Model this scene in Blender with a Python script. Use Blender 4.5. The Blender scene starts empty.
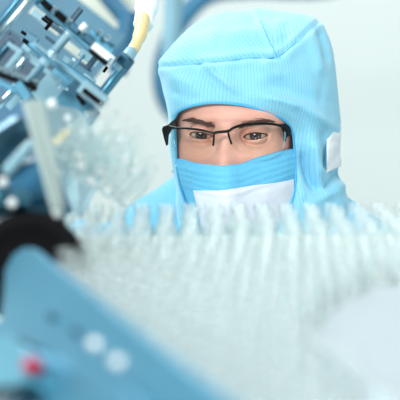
import bpy, bmesh, math, random
from mathutils import Vector, Matrix, noise, Quaternion
random.seed(7)
S = bpy.context.scene
COL = S.collection
PI = math.pi

# ------------------------------------------------------------------ camera, world, lights, exposure
CAMZ, PITCH, FPX, FOCUS = 1.55, math.radians(8), 1408.0, 1.60
cam = bpy.data.cameras.new('camera'); camo = bpy.data.objects.new('camera', cam); COL.objects.link(camo)
camo.location = (0, 0, CAMZ); camo.rotation_euler = (PI/2 - PITCH, 0, 0)
cam.sensor_width = 36; cam.lens = 36*FPX/400
cam.dof.use_dof = True; cam.dof.focus_distance = FOCUS + .005; cam.dof.aperture_fstop = 5.3
cam.clip_start = .02; cam.clip_end = 50
S.camera = camo
w = bpy.data.worlds.new('world'); S.world = w; w.use_nodes = True
wn = w.node_tree.nodes; wl = w.node_tree.links
bg = wn['Background']; bg.inputs['Strength'].default_value = .48
tc = wn.new('ShaderNodeTexCoord'); sp = wn.new('ShaderNodeSeparateXYZ'); rp = wn.new('ShaderNodeValToRGB')
wl.new(tc.outputs['Generated'], sp.inputs[0])
mr = wn.new('ShaderNodeMapRange'); mr.inputs['From Min'].default_value = -1; wl.new(sp.outputs['Z'], mr.inputs['Value'])
wl.new(mr.outputs[0], rp.inputs['Fac']); wl.new(rp.outputs['Color'], bg.inputs['Color'])
rp.color_ramp.elements[0].position = .35; rp.color_ramp.elements[0].color = (.62, .74, .77, 1)
rp.color_ramp.elements[1].position = .75; rp.color_ramp.elements[1].color = (.92, 1.0, 1.0, 1)

def area(name, loc, target, sx, sy, power, col=(1, 1, 1)):
    l = bpy.data.lights.new(name, 'AREA'); l.shape = 'RECTANGLE'; l.size = sx; l.size_y = sy
    l.energy = power; l.color = col
    o = bpy.data.objects.new(name, l); COL.objects.link(o); o.location = loc
    o.rotation_euler = (Vector(target)-Vector(loc)).to_track_quat('-Z', 'Y').to_euler()
    return o
area('unseen_area_light', (-.9, -.7, 2.7), (.1, 1.7, 1.35), 1.1, .6, 50, (1, .99, .97))  # added light, out of view, filling the scene from the camera side
area('unseen_area_light', (1.1, 1.2, 3.0), (.1, 1.6, 1.3), 1.0, .6, 9, (.97, 1, 1))  # added overhead light, out of view
area('unseen_area_light', (-.9, 2.6, 3.0), (-.1, 1.3, 1.2), 1.0, .6, 40, (.95, 1, 1))  # added light, out of view, backlighting the vials for sparkle
area('unseen_area_light', (.6, 3.3, 3.1), (.6, 5.2, 1.3), 1.6, .8, 36, (.97, 1, 1))  # added light, out of view, brightening the back wall
S.view_settings.view_transform = 'Standard'; S.view_settings.look = 'None'
S.view_settings.exposure = .25; S.view_settings.gamma = 1; S.view_settings.use_curve_mapping = False
S.cycles.transparent_max_bounces = 64
S.cycles.max_bounces = 24; S.cycles.glossy_bounces = 16; S.cycles.diffuse_bounces = 6; S.cycles.transmission_bounces = 16
S.cycles.sample_clamp_indirect = 6

# ------------------------------------------------------------------ geometry helpers
FW = Vector((0, math.cos(PITCH), -math.sin(PITCH))); UP = Vector((0, math.sin(PITCH), math.cos(PITCH))); RT = Vector((1, 0, 0))
CAM = Vector((0, 0, CAMZ))
def P(px, py, d):                      # a point of the room, d metres in front of the lens
    return CAM + d*(FW + RT*((px-200)/FPX) + UP*((200-py)/FPX))
def Fp(px, py, mm=0):                  # a point about the person's head, mm behind the plane of the eyes
    return P(px, py, FOCUS + mm/1000)

def lin(h):
    h = h.lstrip('#'); v = [int(h[i:i+2], 16)/255 for i in (0, 2, 4)]
    return tuple(c/12.92 if c <= .04045 else ((c+.055)/1.055)**2.4 for c in v) + (1,)

def smooth(bm):
    for f in bm.faces: f.smooth = True

def tag(o, label=None, cat=None, group=None, kind=None):
    if label: o['label'] = label
    if cat: o['category'] = cat
    if group: o['group'] = group
    if kind: o['kind'] = kind
    return o
def empty(name, loc, label, cat, group=None):
    o = bpy.data.objects.new(name, None); COL.objects.link(o); o.location = loc; o.empty_display_size = .02
    return tag(o, label, cat, group)
def world_loc(o):
    v = o.location.copy()
    while o.parent: o = o.parent; v += o.location
    return v
def obj(name, bm, m, parent=None, center=True, sm=False, autosm=False):
    """link bm (built in world coordinates) as one mesh; origin at its base centre"""
    if sm: smooth(bm)
    vs = [v.co for v in bm.verts]
    lo = Vector([min(v[i] for v in vs) for i in range(3)]); hi = Vector([max(v[i] for v in vs) for i in range(3)])
    c = Vector(((lo.x+hi.x)/2, (lo.y+hi.y)/2, lo.z))
    for v in bm.verts: v.co -= c
    me = bpy.data.meshes.new(name); bm.to_mesh(me); bm.free()
    o = bpy.data.objects.new(name, me); COL.objects.link(o)
    for mm in (m if isinstance(m, (list, tuple)) else [m]): me.materials.append(mm)
    if parent: o.parent = parent; o.location = c - world_loc(parent)
    else: o.location = c
    return o
def bevel(bm, w, seg=2):
    if w > 0: bmesh.ops.bevel(bm, geom=bm.edges[:], offset=w, segments=seg, affect='EDGES', profile=.5)
def add_box(bm, c, ax, ay, az, bev=0):
    """box centred at c with full-extent vectors ax, ay, az"""
    b = bmesh.new(); bmesh.ops.create_cube(b, size=1)
    M = Matrix((ax, ay, az)).transposed()
    for v in b.verts: v.co = M @ v.co + Vector(c)
    if bev: bevel(b, bev)
    bmesh.ops.recalc_face_normals(b, faces=b.faces)
    join(bm, b)
def join(bm, b):
    me = bpy.data.meshes.new('t'); b.to_mesh(me); b.free(); bm.from_mesh(me); bpy.data.meshes.remove(me)
def frame(d):
    d = d.normalized(); a = Vector((0, 0, 1)) if abs(d.z) < .9 else Vector((1, 0, 0))
    u = d.cross(a).normalized(); return u, d.cross(u).normalized()
def add_lathe(bm, p0, axis, prof, seg=24, caps=True):
    """prof: list of (distance along axis, radius)"""
    axis = Vector(axis).normalized(); u, v = frame(axis); rings = []
    for t, r in prof:
        rings.append([bm.verts.new(Vector(p0)+axis*t+(u*math.cos(2*PI*k/seg)+v*math.sin(2*PI*k/seg))*max(r, 1e-5)) for k in range(seg)])
    for a, b in zip(rings, rings[1:]):
        for k in range(seg): bm.faces.new((a[k], a[(k+1) % seg], b[(k+1) % seg], b[k]))
    if caps: bm.faces.new(rings[0][::-1]); bm.faces.new(rings[-1])
    for f in bm.faces: f.smooth = True
def add_rod(bm, a, b, r, seg=20, bev=.0):
    a, b = Vector(a), Vector(b); L = (b-a).length; e = min(bev or r*.2, L*.2)
    add_lathe(bm, a, b-a, [(0, r-e), (e*.3, r-e*.3), (e, r), (L-e, r), (L-e*.3, r-e*.3), (L, r-e)], seg)
def add_tube(bm, pts, rad, seg=12, caps=True, up=None, squash=1):
    pts = [Vector(p) for p in pts]; n = len(pts)
    if not isinstance(rad, (list, tuple)): rad = [rad]*n
    rings = []; u = None
    for i, p in enumerate(pts):
        t = (pts[min(i+1, n-1)]-pts[max(i-1, 0)]).normalized()
        if u is None: u = frame(t)[0] if up is None else Vector(up)
        u = (u - t*u.dot(t)).normalized(); v = t.cross(u)
        rings.append([bm.verts.new(p+(u*math.cos(2*PI*k/seg)*squash+v*math.sin(2*PI*k/seg))*rad[i]) for k in range(seg)])
    for a, b in zip(rings, rings[1:]):
        for k in range(seg): bm.faces.new((a[k], a[(k+1) % seg], b[(k+1) % seg], b[k]))
    if caps: bm.faces.new(rings[0][::-1]); bm.faces.new(rings[-1])
    for f in bm.faces: f.smooth = True
def spline(pts, n, closed=False):
    """Catmull-Rom through tuples of any length"""
    out = []; m = len(pts); segs = m if closed else m-1
    for i in range(n):
        x = i*segs/(n if closed else n-1); k = min(int(x), segs-1); t = x-k
        g = (lambda j: pts[j % m]) if closed else (lambda j: pts[max(0, min(m-1, j))])
        a, b, c, d = g(k-1), g(k), g(k+1), g(k+2)
        out.append(tuple(.5*(2*b[q]+(c[q]-a[q])*t+(2*a[q]-5*b[q]+4*c[q]-d[q])*t*t+(3*b[q]-a[q]-3*c[q]+d[q])*t**3) for q in range(len(b))))
    return out
def interp(tab, x):
    tab = sorted(tab)
    if x <= tab[0][0]: return tab[0][1]
    for (a, b), (c, d) in zip(tab, tab[1:]):
        if x <= c:
            t = (x-a)/(c-a); t = t*t*(3-2*t)*.5+t*.5; return b+(d-b)*t
    return tab[-1][1]
def grid(bm, rows, closed=False):
    R = [[bm.verts.new(p) for p in r] for r in rows]
    for a, b in zip(R, R[1:]):
        n = len(a)
        for k in range(n if closed else n-1):
            bm.faces.new((a[k], a[(k+1) % n], b[(k+1) % n], b[k]))
    return R
def ga(x, s): return math.exp(-(x/s)**2/2)

# ------------------------------------------------------------------ materials
def mat(name, col, rough=.5, metal=0, spec=None, noise_amt=0, noise_scale=20, bump=0, bump_scale=200, sub=0, sheen=0, coat=0):
    m = bpy.data.materials.new(name); m.use_nodes = True; N = m.node_tree.nodes; L = m.node_tree.links
    b = N['Principled BSDF']; c = lin(col) if isinstance(col, str) else col
    b.inputs['Base Color'].default_value = c; b.inputs['Roughness'].default_value = rough; b.inputs['Metallic'].default_value = metal
    if spec is not None: b.inputs['Specular IOR Level'].default_value = spec
    if sub: b.inputs['Subsurface Weight'].default_value = sub; b.inputs['Subsurface Scale'].default_value = .004; b.inputs['Subsurface Radius'].default_value = (1, .4, .25)
    if sheen: b.inputs['Sheen Weight'].default_value = sheen
    if coat: b.inputs['Coat Weight'].default_value = coat
    t = N.new('ShaderNodeTexCoord')
    if noise_amt:
        n = N.new('ShaderNodeTexNoise'); n.inputs['Scale'].default_value = noise_scale; n.inputs['Detail'].default_value = 4
        L.new(t.outputs['Object'], n.inputs['Vector'])
        mx = N.new('ShaderNodeMix'); mx.data_type = 'RGBA'
        mx.inputs['A'].default_value = tuple(x*(1-noise_amt) for x in c[:3])+(1,); mx.inputs['B'].default_value = tuple(min(1, x*(1+noise_amt)) for x in c[:3])+(1,)
        L.new(n.outputs['Fac'], mx.inputs['Factor']); L.new(mx.outputs['Result'], b.inputs['Base Color'])
    if bump:
        n = N.new('ShaderNodeTexNoise'); n.inputs['Scale'].default_value = bump_scale; n.inputs['Detail'].default_value = 3
        L.new(t.outputs['Object'], n.inputs['Vector'])
        bp = N.new('ShaderNodeBump'); bp.inputs['Strength'].default_value = bump; bp.inputs['Distance'].default_value = .002
        L.new(n.outputs['Fac'], bp.inputs['Height']); L.new(bp.outputs['Normal'], b.inputs['Normal'])
    return m
def stripe_mat(name, base, line, period=.0041, strength=1):
    """anti-static woven fabric: thin darker yarns, read from the 'stripe' value (metres across the cloth)"""
    m = mat(name, base, .75, bump=.25, bump_scale=260, sheen=.3); N = m.node_tree.nodes; L = m.node_tree.links; b = N['Principled BSDF']
    a = N.new('ShaderNodeAttribute'); a.attribute_name = 'stripe'
    d = N.new('ShaderNodeMath'); d.operation = 'DIVIDE'; d.inputs[1].default_value = period; L.new(a.outputs['Fac'], d.inputs[0])
    pp = N.new('ShaderNodeMath'); pp.operation = 'PINGPONG'; pp.inputs[1].default_value = .5; L.new(d.outputs[0], pp.inputs[0])
    r = N.new('ShaderNodeMapRange'); r.interpolation_type = 'SMOOTHSTEP'; r.inputs['From Min'].default_value = 0; r.inputs['From Max'].default_value = .16
    r.inputs['To Min'].default_value = strength; r.inputs['To Max'].default_value = 0; L.new(pp.outputs[0], r.inputs['Value'])
    mx = N.new('ShaderNodeMix'); mx.data_type = 'RGBA'; mx.inputs['A'].default_value = lin(base); mx.inputs['B'].default_value = lin(line)
    L.new(r.outputs[0], mx.inputs['Factor']); L.new(mx.outputs['Result'], b.inputs['Base Color'])
    return m
def glass_mat(name, tint, haze=.1, rough=.06, fres=1.3, hazecol=(.9, .96, .96, 1), base=.03):
    """thin clear wall: see-through, mirror-like towards the edges, with a white haze mixed in"""
    m = bpy.data.materials.new(name); m.use_nodes = True; N = m.node_tree.nodes; L = m.node_tree.links; N.clear()
    o = N.new('ShaderNodeOutputMaterial'); t = N.new('ShaderNodeBsdfTransparent'); t.inputs[0].default_value = tint
    g = N.new('ShaderNodeBsdfGlossy'); g.inputs['Roughness'].default_value = rough; g.inputs[0].default_value = (.95, 1, 1, 1)
    d = N.new('ShaderNodeBsdfDiffuse'); d.inputs[0].default_value = hazecol
    tl = N.new('ShaderNodeBsdfTranslucent'); tl.inputs[0].default_value = hazecol
    dd = N.new('ShaderNodeMixShader'); L.new(d.outputs[0], dd.inputs[1]); L.new(tl.outputs[0], dd.inputs[2])
    f = N.new('ShaderNodeFresnel'); f.inputs[0].default_value = fres
    ad = N.new('ShaderNodeMath'); ad.operation = 'ADD'; ad.use_clamp = True; ad.inputs[1].default_value = base; L.new(f.outputs[0], ad.inputs[0])
    m1 = N.new('ShaderNodeMixShader'); m1.inputs[0].default_value = haze; L.new(t.outputs[0], m1.inputs[1]); L.new(dd.outputs[0], m1.inputs[2])
    m2 = N.new('ShaderNodeMixShader'); L.new(ad.outputs[0], m2.inputs[0]); L.new(m1.outputs[0], m2.inputs[1]); L.new(g.outputs[0], m2.inputs[2])
    L.new(m2.outputs[0], o.inputs[0]); return m

M = {
 'wall': mat('painted_wall', '#e3eae8', .7, noise_amt=.015, noise_scale=3),
 'floor': mat('vinyl_floor', '#cfdcdc', .4, noise_amt=.05, noise_scale=8),
 'hood': stripe_mat('striped_hood_cloth', '#8dd2ea', '#5cb2db', strength=.62),
 'hem': mat('hood_binding', '#4fb4e4', .7, bump=.2, bump_scale=400),
 'gown': stripe_mat('striped_gown_cloth', '#6fc3e8', '#4aa6d6', .0046, .8),
 'whitecloth': mat('white_cloth', '#e9eff2', .8, noise_amt=.04, noise_scale=60, bump=.4, bump_scale=120),
 'mask': mat('mask_blue', '#66bfe6', .8, noise_amt=.08, noise_scale=200, bump=.3, bump_scale=300),
 'maskwhite': mat('mask_white', '#dfe7f2', .8, noise_amt=.04, noise_scale=90, bump=.5, bump_scale=140),
 'hair': mat('dark_hair', '#5c4439', .5),
 'lash': mat('lashes', '#2a1c1a', .6),
 'frame': mat('black_frame', '#080708', .4, spec=.25),
 'metalblue': mat('machined_steel', '#4f8299', .34, 1, noise_amt=.25, noise_scale=30),
 'steel': mat('polished_steel', '#a3bfcb', .14, 1, noise_amt=.15, noise_scale=40),
 'steeldark': mat('dark_steel', '#35596c', .3, .9, noise_amt=.3, noise_scale=25),
 'plate': mat('anodised_plate', '#4489a6', .36, .35, noise_amt=.12, noise_scale=14),
 'platelight': mat('anodised_plate_light', '#549fb8', .36, .3, noise_amt=.08, noise_scale=14),
 'black': mat('black_rubber', '#07080c', .75, spec=.15),
 'bluepart': mat('blue_plastic', '#2c6f92', .4, noise_amt=.2, noise_scale=12),
 'bluelight': mat('pale_blue_plastic', '#86b3c3', .4, noise_amt=.15, noise_scale=12),
 'cream': mat('cream_plastic', '#cdd3c6', .45, noise_amt=.05, noise_scale=10),
 'palegrey': mat('pale_grey_plastic', '#a3b6b3', .6),
 'chutegrey': mat('pale_chute', '#9fc0ca', .4, noise_amt=.3, noise_scale=30),
 'yellow': mat('amber_tube', '#e6cf92', .35),
 'white': mat('white_plastic', '#eef3f2', .35),
 'pad': mat('pale_table_top', '#a6b2ba', .3, noise_amt=.02, noise_scale=5),
 'bed': mat('pale_bed', '#e8f2f2', .35, noise_amt=.02, noise_scale=5),
 'red': mat('red_plastic', '#c01540', .35),
 'vial': glass_mat('clear_vial_glass', (.999, 1, 1, 1), haze=.10, fres=1.12, base=.01),  # pale haze of overlapping blurred glass is put into this material
 'ampoule': glass_mat('ampoule_glass', (.99, 1, 1, 1), haze=.07, fres=1.22, rough=.12),
 'acrylic': glass_mat('clear_acrylic', (.85, .96, .97, 1), haze=.1, rough=.1),
 'lens': glass_mat('spectacle_lens', (.97, .97, .95, 1), haze=0, rough=.03, base=.012, fres=1.02),
}
# skin: blotchy warm tone
def skin():
    m = mat('skin', '#d9a48e', .5, sub=.25, bump=.12, bump_scale=500); N = m.node_tree.nodes; L = m.node_tree.links; b = N['Principled BSDF']
    t = N.new('ShaderNodeTexCoord'); n = N.new('ShaderNodeTexNoise'); n.inputs['Scale'].default_value = 28; n.inputs['Detail'].default_value = 3
    L.new(t.outputs['Object'], n.inputs['Vector']); mx = N.new('ShaderNodeMix'); mx.data_type = 'RGBA'
    mx.inputs['A'].default_value = lin('#d89c89'); mx.inputs['B'].default_value = lin('#f0bcab')
    L.new(n.outputs['Fac'], mx.inputs['Factor']); L.new(mx.outputs['Result'], b.inputs['Base Color']); return m
M['skin'] = skin()
def eye_mat(gaze):
    m = mat('eyeball', '#e4dcd8', .08, coat=.5); N = m.node_tree.nodes; L = m.node_tree.links; b = N['Principled BSDF']
    a = N.new('ShaderNodeAttribute'); a.attribute_name = 'iris'
    r = N.new('ShaderNodeValToRGB'); e = r.color_ramp.elements
    e[0].position = 0; e[0].color = (.004, .003, .003, 1); e[1].position = 1; e[1].color = lin('#cfb4ae')
    for p, c in ((.20, '#0a0605'), (.26, '#4a2317'), (.46, '#371c14'), (.54, '#150b09'), (.61, '#c0a8a2')):
        x = e.new(p); x.color = lin(c)
    L.new(a.outputs['Fac'], r.inputs[0]); L.new(r.outputs[0], b.inputs['Base Color']); return m
M['eye'] = eye_mat(0)

# ------------------------------------------------------------------ the room
def struct(name, bm, m):
    o = obj(name, bm, m); o['kind'] = 'structure'; return o
b = bmesh.new(); add_box(b, (0, 2.6, -.05), Vector((9, 0, 0)), Vector((0, 7.2, 0)), Vector((0, 0, .1))); struct('floor', b, M['floor'])
b = bmesh.new(); add_box(b, (0, 5.75, 1.5), Vector((9, 0, 0)), Vector((0, .1, 0)), Vector((0, 0, 3.2)))
struct('wall_back', b, M['wall'])
b = bmesh.new(); add_box(b, (-3.5, 2.6, 1.5), Vector((.1, 0, 0)), Vector((0, 6.2, 0)), Vector((0, 0, 3.2))); struct('wall_left', b, M['wall'])

# ------------------------------------------------------------------ machine bed (table the vials stand on)
TZ = CAMZ - .184 - .055           # bed surface
VZ = TZ                           # vials stand on it
bedroot = empty('machine_table', (.15, .95, 0), 'pale machine table carrying the field of clear glass vials', 'table')



# flat white tray at the near right, its edge catching the light
def onplane(px, py, z):
    d = FW + RT*((px-200)/FPX) + UP*((200-py)/FPX); t = (z-CAMZ)/d.z; return CAM + d*t
def prism(bm, poly, z0, z1, bev=0):
    q = bmesh.new(); vs = [q.verts.new((p[0], p[1], z0)) for p in poly]; f = q.faces.new(vs)
    r = bmesh.ops.extrude_face_region(q, geom=[f]); 
    for v in r['geom']:
        if isinstance(v, bmesh.types.BMVert): v.co.z = z1
    bmesh.ops.recalc_face_normals(q, faces=q.faces)
    if bev: bevel(q, bev)
    join(bm, q)
TRZ = TZ + .03
tr = [onplane(*p, TRZ) for p in ((318, 354), (316, 336), (330, 312), (372, 288), (520, 270), (560, 420), (405, 425))]
b = bmesh.new(); prism(b, tr, TZ+.0005, TRZ, .0015)
tray = obj('discharge_tray', b, M['pad'])
tag(tray, 'smooth white tray at lower right beside the glass vials', 'tray')
a0, a1 = onplane(312, 346, TRZ+.002), onplane(404, 422, TRZ+.002)
b = bmesh.new(); add_rod(b, a0, a1, .0016); obj('edge_strip', b, M['steel'], tray)

# ------------------------------------------------------------------ vials
def vial_bm():
    b = bmesh.new()
    add_lathe(b, (0, 0, 0), (0, 0, 1), [(0, .0070), (.0006, .0082), (.0022, .0090), (.031, .0090), (.035, .0086), (.0385, .0068), (.0405, .0052),
        (.0475, .0050), (.0485, .0064), (.0495, .0068), (.0535, .0068), (.0548, .0062), (.055, .0052), (.0530, .0042), (.046, .0038)], 20, caps=False)
    bmesh.ops.contextual_create(b, geom=[e for e in b.edges if all(v.co.z < 1e-6 for v in e.verts)])
    return b
v0 = obj('glass_vial', vial_bm(), M['vial'], sm=True)
vme = v0.data; first = True
rail0, rail1 = onplane(25, 246, TZ+.062), onplane(226, 400, TZ+.062)   # the guide plate's top edge
rdir = (rail1-rail0).normalized(); rn = Vector((-rdir.y, rdir.x, 0))      # towards the vials
if rn.x < 0: rn = -rn
def tpoly(e):
    f = lambda y: rail0.x+(y-rail0.y)*rdir.x/rdir.y + e
    return [(f(.45), .45), (.87-e, .45), (.87-e, 1.45-e), (-.62+e, 1.45-e), (-.62+e, 1.06), (f(1.06), 1.06)]
b = bmesh.new(); prism(b, tpoly(.010), TZ-.03, TZ, .003); obj('table_top', b, M['bed'], bedroot)
b = bmesh.new(); prism(b, tpoly(.03), 0, TZ-.03, .004); obj('cabinet', b, M['white'], bedroot)
pitch = .0218
def inside_poly(p, poly):
    c = False
    for i in range(len(poly)):
        a, bb = poly[i], poly[i-1]
        if (a.y > p.y) != (bb.y > p.y) and p.x < (bb.x-a.x)*(p.y-a.y)/(bb.y-a.y)+a.x: c = not c
    return c
trayc = sum(tr, Vector())/len(tr)
trgrow = [trayc+(p-trayc)*1.06+(p-trayc).normalized()*.006 for p in tr]
spots = []
row = 0; y = 1.285
while y > .60:
    n = 0; x = -.14 + (.0016*(row % 3) if row < 7 else (.0093*row) % pitch)
    while x < .24:
        p = Vector((x+random.uniform(-.0014, .0014), y+random.uniform(-.0014, .0014), 0))
        s = (p - Vector((rail0.x, rail0.y, 0))).dot(rn)
        px = 200+FPX*p.x/(p.y)
        if s > .016 and 60 < px < 425 and not inside_poly(p, trgrow):
            spots.append((p.x, p.y, row, px))
        x += pitch
    y -= pitch*.97; row += 1
backrow = [s for s in spots if s[2] == 0]
def vial(x, y, z=VZ):
    global first
    if first: o = v0; first = False
    else: o = v0.copy(); COL.objects.link(o)
    o.location = (x, y, z); o.rotation_euler = (0, 0, random.uniform(0, 6)); return o
print('VIALS', len(spots), len(backrow))
ORD = ('first second third fourth fifth sixth seventh eighth ninth tenth eleventh twelfth thirteenth fourteenth fifteenth sixteenth seventeenth eighteenth nineteenth twentieth twenty-first twenty-second twenty-third twenty-fourth twenty-fifth twenty-sixth twenty-seventh twenty-eighth twenty-ninth thirtieth thirty-first thirty-second thirty-third thirty-fourth').split()
for (x, y, r, px) in spots:
    o = vial(x, y)
    s = (Vector((x, y, 0)) - Vector((rail0.x, rail0.y, 0))).dot(rn)
    if r == 0:
        bk = sorted(q[3] for q in backrow).index(px); g = 'vials of the back row'
        where = 'left of the gown' if px < 150 else 'before the left blue shoulder' if px < 198 else 'before the white mask' if px < 292 else 'before the hood' if px < 352 else 'before the pale wall'
        l = 'back row vial of clear glass, %s from left, %s' % (ORD[bk], where)
    else:
        inrow = sorted(q[3] for q in spots if q[2] == r); f = (inrow.index(px)+.5)/len(inrow)
        side = 'beside the guide plate' if inrow.index(px) == 0 else 'in the left part' if f < .34 else 'in the middle' if f < .67 else 'in the right part'
        g = 'vials of the %s row from the back' % ORD[r]; l = 'clear glass vial in the %s row from the back, %s' % (ORD[r], side)
    tag(o, l, 'vial', g)

# ------------------------------------------------------------------ the person
EYE = Fp(225.5, 136)
PR = empty('person', (EYE.x, EYE.y+.14, .0), 'person in blue striped hood and gown with pleated face mask, leaning over the vials', 'person')
YAW, HP, ROLL = math.radians(-9), math.radians(0), math.radians(0)
# head frame: x to picture right, y away, z up; relative to the line of sight
HR = Matrix.Rotation(YAW, 3, 'Z') @ Matrix.Rotation(-math.radians(3.5), 3, 'X') @ Matrix.Rotation(ROLL, 3, 'Y')
def H(x, y, z): return EYE + HR @ Vector((x/1000, y/1000, z/1000))

aT = [(124, 0), (121, 18), (112, 38), (95, 58), (75, 70), (45, 77), (15, 77), (-10, 74), (-35, 70), (-60, 64), (-85, 54), (-105, 42), (-120, 46), (-135, 55), (-160, 60), (-185, 80), (-205, 130), (-225, 170), (-260, 182), (-420, 165), (-560, 165)]
fT = [(124, 95), (121, 75), (112, 55), (95, 40), (75, 25), (50, 12), (25, 4), (0, 6), (-30, 5), (-60, 2), (-85, 3), (-104, 7), (-118, 28), (-135, 58), (-160, 66), (-185, 62), (-205, 50), (-225, 40), (-260, 25), (-420, 30), (-560, 30)]
kT = [(124, 95), (121, 120), (112, 140), (95, 165), (75, 178), (45, 190), (0, 186), (-40, 172), (-80, 152), (-135, 148), (-185, 160), (-225, 190), (-260, 205), (-420, 215), (-560, 220)]
noseT = [(16, 0), (8, 3), (0, 7), (-10, 11), (-20, 15.5), (-30, 20), (-40, 25), (-47, 27), (-53, 22), (-60, 4), (-66, 0)]
noseS = [(16, 8), (0, 6.0), (-15, 7.2), (-30, 9), (-45, 13), (-60, 15)]
def feat(x, z):
    ax = abs(x)
    d = 3.6*ga(ax-27, 15)*ga(z-17, 6) + 1.5*ga(x, 9)*ga(z-16, 8)
    d -= 7.5*ga(ax-31, 13)*ga(z+1, 9) + 5.0*ga(ax-15, 5)*ga(z-1, 8)
    d += interp(noseT, z)*ga(x, interp(noseS, z))
    d += 5.5*ga(ax-12.5, 4.5)*ga(z+49, 5.5)
    d += 5*ga(ax-42, 17)*ga(z+33, 14) - 1.6*ga(ax-24-.35*(-z), 5)*ga(z+16, 7)
    d += 5*ga(x, 15)*ga(z+76, 9) - 3*ga(x, 16)*ga(z+92, 4) + 5*ga(x, 15)*ga(z+106, 9)
    d += .8*math.sin(ax*.35)*ga(z-11, 3)*ga(ax-10, 6)
    return d
def front_y(x, z):
    a = max(interp(aT, z), 1); yf, yk = interp(fT, z), interp(kT, z); yc = yf+(yk-yf)*.48
    q = min(abs(x)/a, .9999); e = 2.25
    return yc-(yc-yf)*(1-q**e)**(1/e) - feat(x, z)
zs = []
z = 124.
while z > -560: 
    zs.append(z); z -= (1.1 if -70 < z < 45 else 3 if z > -130 else 8)
phis = []
def warp(k, n):                       # denser across the face
    t = k/n*2-1; return PI*(t*.45+.55*t**3) if True else 0
NP = 260
rows = []
for z in zs:
    a, yf, yk = max(interp(aT, z), .5), interp(fT, z), interp(kT, z); yc = yf+(yk-yf)*.48; e = 2.25
    r = []
    for k in range(NP):
        ph = warp(k, NP); c, s = math.cos(ph), math.sin(ph)
        x = a*math.copysign(abs(s)**(2/e), s)
        if c > 0: y = yc-(yc-yf)*abs(c)**(2/e) - feat(x, z)*min(1, c*2.5)
        else: y = yc+(yk-yc)*abs(c)**(2/e)
        for sx in (-1, 1):            # behind the lids the skin is drawn back to make room for the eyeball
            u = ((x-sx*31.5)/17.5)**2+((z)/12.2)**2
            if u < 1 and c > 0: y += 26*min(1, (1-u)*4)
        r.append(H(x, y, z))
    rows.append(r)
b = bmesh.new(); grid(b, rows, closed=True)
# lids: from the almond of the open eye, over the eyeball, out into the socket
EYC = 24.5; ER = 12.0
def almond(u, up):                    # u: -1 inner corner .. 1 outer corner
    z = -2.2 + 3.6*(u+1)/2
    if up: return z + 3.7*max(0, 1-abs(u-(-.08))**2.1)**.8*(1 if u > -.08 else 1) if abs(u) < 1 else z
    return z - 3.3*max(0, 1-abs(u-.1)**2.2)**.8 if abs(u) < 1 else z
def eye_out(sx, t):                   # outline point at angle t
    u = math.cos(t); return sx*(31.5+14.2*u), almond(u*.999, math.sin(t) > 0)
def sph(sx, x, z, r):
    q = r*r-(x-sx*31.5)**2-z*z
    return EYC-math.sqrt(q) if q > 0 else EYC
for sx in (-1, 1):
    rws = []; n = 72
    for i in range(15):
        s = i/14; r = []
        for k in range(n):
            t = 2*PI*k/n; xi, zi = eye_out(sx, t); xo, zo = sx*31.5+21*sx*math.cos(t), 15.5*math.sin(t)
            x, z = xi+(xo-xi)*s, zi+(zo-zi)*s
            yo = front_y(x, z)-.15
            rr = 12.3+1.5*min(1, s*5)
            ys = sph(sx, x, z, rr); 
            if math.sin(t) > 0: ys += 1.3*ga(s-.34, .07)*math.sin(t)   # lid crease
            else: ys -= .5*ga(s-.3, .12)
            bl = min(1, max(0, (s-.25)/.65)); bl = bl*bl*(3-2*bl)
            lim = front_y(xi, zi)
            y = min(ys, lim+5)*(1-bl)+yo*bl
            if s == 0: y += 1.3
            r.append(H(x, y, z))
        if sx > 0: r = r[::-1]
        rws.append(r)
    q = bmesh.new(); grid(q, rws, closed=True); join(b, q)
bmesh.ops.recalc_face_normals(b, faces=b.faces)
body = obj('body', b, M['skin'], PR, sm=True)

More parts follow.
